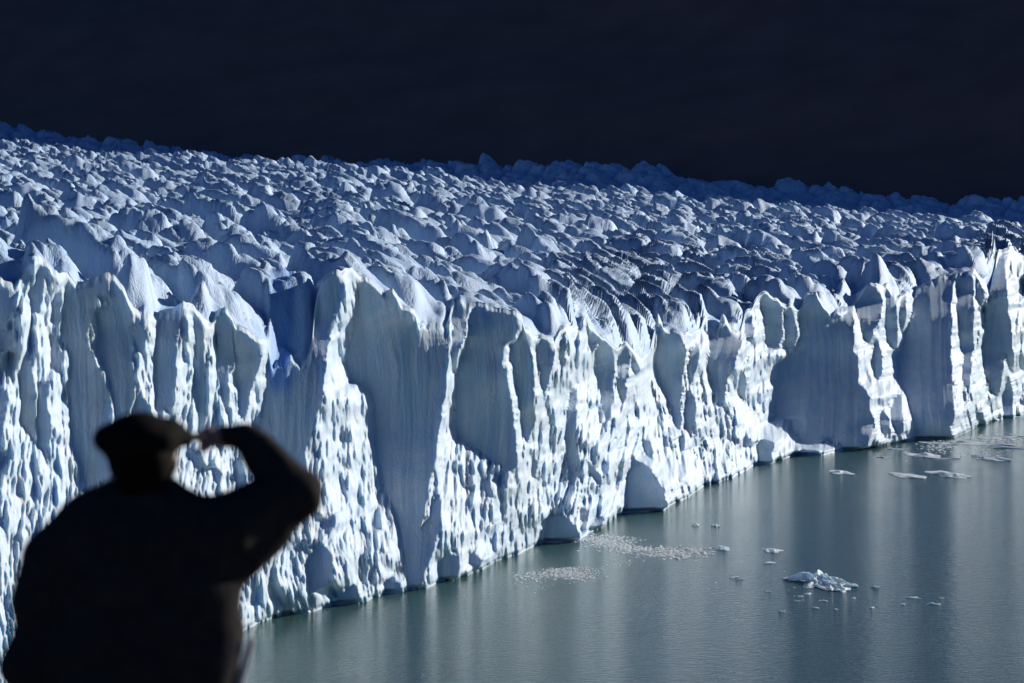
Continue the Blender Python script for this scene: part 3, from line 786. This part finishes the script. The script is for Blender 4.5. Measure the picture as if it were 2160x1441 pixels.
body += hand(WRI, P(424, 931, 0.145), fr, P(440, 940, 0.12), (P(424, 952, 0.11), P(404, 957, 0.11)))
fl2 = []
for i in range(4):
    dx_ = (-0.028, -0.009, 0.010, 0.028)[i]; ln = (0.8, 1.0, 0.97, 0.85)[i]
    r0 = WRL + np.array([dx_ * 0.6, 0.045 + dx_, -0.065]); m0 = r0 + np.array([0.004, 0.016, -0.038 * ln]); t0 = m0 + np.array([0.014, -0.004, -0.032 * ln])
    fl2.append((r0, m0, t0))
body += hand(WRL, WRL + np.array([0, 0.045, -0.06]), fl2, WRL + np.array([0.01, 0.06, -0.03]), (WRL + np.array([0.02, 0.085, -0.06]), WRL + np.array([0.02, 0.09, -0.09])))
link("body", sdf_mesh("body", body, 0.0075, m_skin, (-0.45, -0.22, 0.0), (0.52, 0.36, 1.82), 0.018), person)
# hair
hair = [('e', hc + (0, -0.022, -0.005), (0.082, 0.092, 0.092)), ('e', hc + (0, -0.045, -0.07), (0.072, 0.052, 0.06), 0.02),
        ('-', hc + (0.01, 0.085, -0.05), (0.10, 0.085, 0.14), 0.01)]
link("hair", sdf_mesh("hair", hair, 0.006, m_hair, (-0.15, -0.2, 1.45), (0.2, 0.2, 1.86), 0.02), person)
# cap: soft crown with an overhanging left edge, band and peak
cap = [('e', P(288, 925, -0.005), (0.096, 0.116, 0.062)), ('c', P(222, 925, -0.01), P(355, 922, 0.0), 0.026, 0.030, 2.4, 0.03),
       ('c', P(298, 945, 0.0), P(300, 975, 0.0), 0.094, 0.090, 1.1, 0.02), ('c', P(362, 905, 0.02), P(390, 928, 0.05), 0.024, 0.020, 1.6, 0.03),
       ('-', P(303, 1012, 0.0), (0.083, 0.097, 0.075), 0.008)]
capo = link("cap", sdf_mesh("cap", cap, 0.006, m_cap, (-0.2, -0.22, 1.55), (0.25, 0.26, 1.86), 0.03), person)
peak = [('c', P(265, 955, 0.12), P(345, 955, 0.12), 0.012, 0.012, 4.5, 0.02), ('c', P(285, 960, 0.15), P(325, 960, 0.15), 0.011, 0.011, 4.5, 0.02)]
link("peak", sdf_mesh("peak", peak, 0.006, m_cap, (-0.2, 0.02, 1.6), (0.25, 0.27, 1.78), 0.03), capo)
# jacket
def folds(x, y, z):
    return (0.006 * np.sin(z * 38 + 9 * x + 3 * np.sin(11 * x + 7 * y)) + 0.004 * np.sin(27 * x - 22 * z + 14 * y)).astype(np.float32)
jk = [
 ('c', P(290, 1180), P(285, 1560), 0.225, 0.24, 0.66, 0.06), ('c', P(410, 1200), P(395, 1560), 0.125, 0.145, 0.9, 0.06), ('c', P(190, 1150), P(400, 1120), 0.085, 0.078, 1.1, 0.08),
 ('c', P(303, 1062), P(292, 1120), 0.084, 0.125, 1.0, 0.05),
 ('c', P(425, 1105), P(500, 1100, 0.02), 0.070, 0.075, 1.0, 0.05),
 ('c', SHR, ELB, 0.095, 0.062, 1.0, 0.03), ('c', P(500, 1165, 0.02), P(600, 1090, 0.08), 0.075, 0.05, 1.0, 0.04), ('c', ELB, P(505, 936, 0.16), 0.062, 0.038, 1.0, 0.03), ('c', P(505, 934, 0.16), WRI, 0.036, 0.031, 1.0, 0.02),
 ('c', P(590, 1005, 0.11), P(530, 960, 0.15), 0.050, 0.042, 1.0, 0.03),
 ('c', SHL, ELL, 0.088, 0.066, 1.0, 0.05), ('c', ELL, WRL, 0.066, 0.046, 1.0, 0.04),
 ('-', P(285, 1620), (0.26, 0.17, 0.05), 0.01), ('-', P(300, 1012, 0.02), (0.066, 0.075, 0.03), 0.01),
]
link("jacket", sdf_mesh("jacket", jk, 0.009, m_jacket, (-0.48, -0.3, 0.75), (0.56, 0.36, 1.82), 0.03, folds), person)
tr = [('c', P(285, 1590), P(285, 1640), 0.185, 0.18, 0.68, 0.05), ('c', P(225, 1650), P(222, 1960, 0.02), 0.105, 0.08, 1.0, 0.03), ('c', P(222, 1960, 0.02), P(213, 2285), 0.08, 0.068, 1.0, 0.03),
      ('c', P(350, 1650), P(353, 1960, 0.02), 0.105, 0.08, 1.0, 0.03), ('c', P(353, 1960, 0.02), P(362, 2285), 0.08, 0.068, 1.0, 0.03)]
link("trousers", sdf_mesh("trousers", tr, 0.010, m_trs, (-0.35, -0.3, 0.0), (0.38, 0.3, 1.05), 0.03), person)
for sx in (213, 362):
    sh = [('c', P(sx, 2278, -0.04), P(sx, 2282, 0.16), 0.042, 0.038), ('c', P(sx, 2250, 0.0), P(sx, 2280, 0.0), 0.05, 0.05),
          ('-', P(sx, 2365, 0.05), (0.3, 0.5, 0.0625), 0.004)]
    link("shoe", sdf_mesh("shoe", sh, 0.008, m_shoe, (P(sx, 0)[0] - 0.1, -0.15, -0.05), (P(sx, 0)[0] + 0.1, 0.28, 0.2), 0.02), person)
st = [('c', P(532, 1350, -0.02), P(505, 1445, -0.03), 0.010, 0.013, 0.6), ('c', P(505, 1445, -0.03), P(490, 1560, -0.03), 0.013, 0.012, 0.6)]  # pale strip added in place of the sun-lit jacket side
link("sunlit_rim", sdf_mesh("sunlit_rim", st, 0.005, m_rim, (0.18, -0.15, 0.88), (0.36, 0.1, 1.25), 0.01), person, label="pale strip beside the hip standing in for sunlight on the jacket edge")
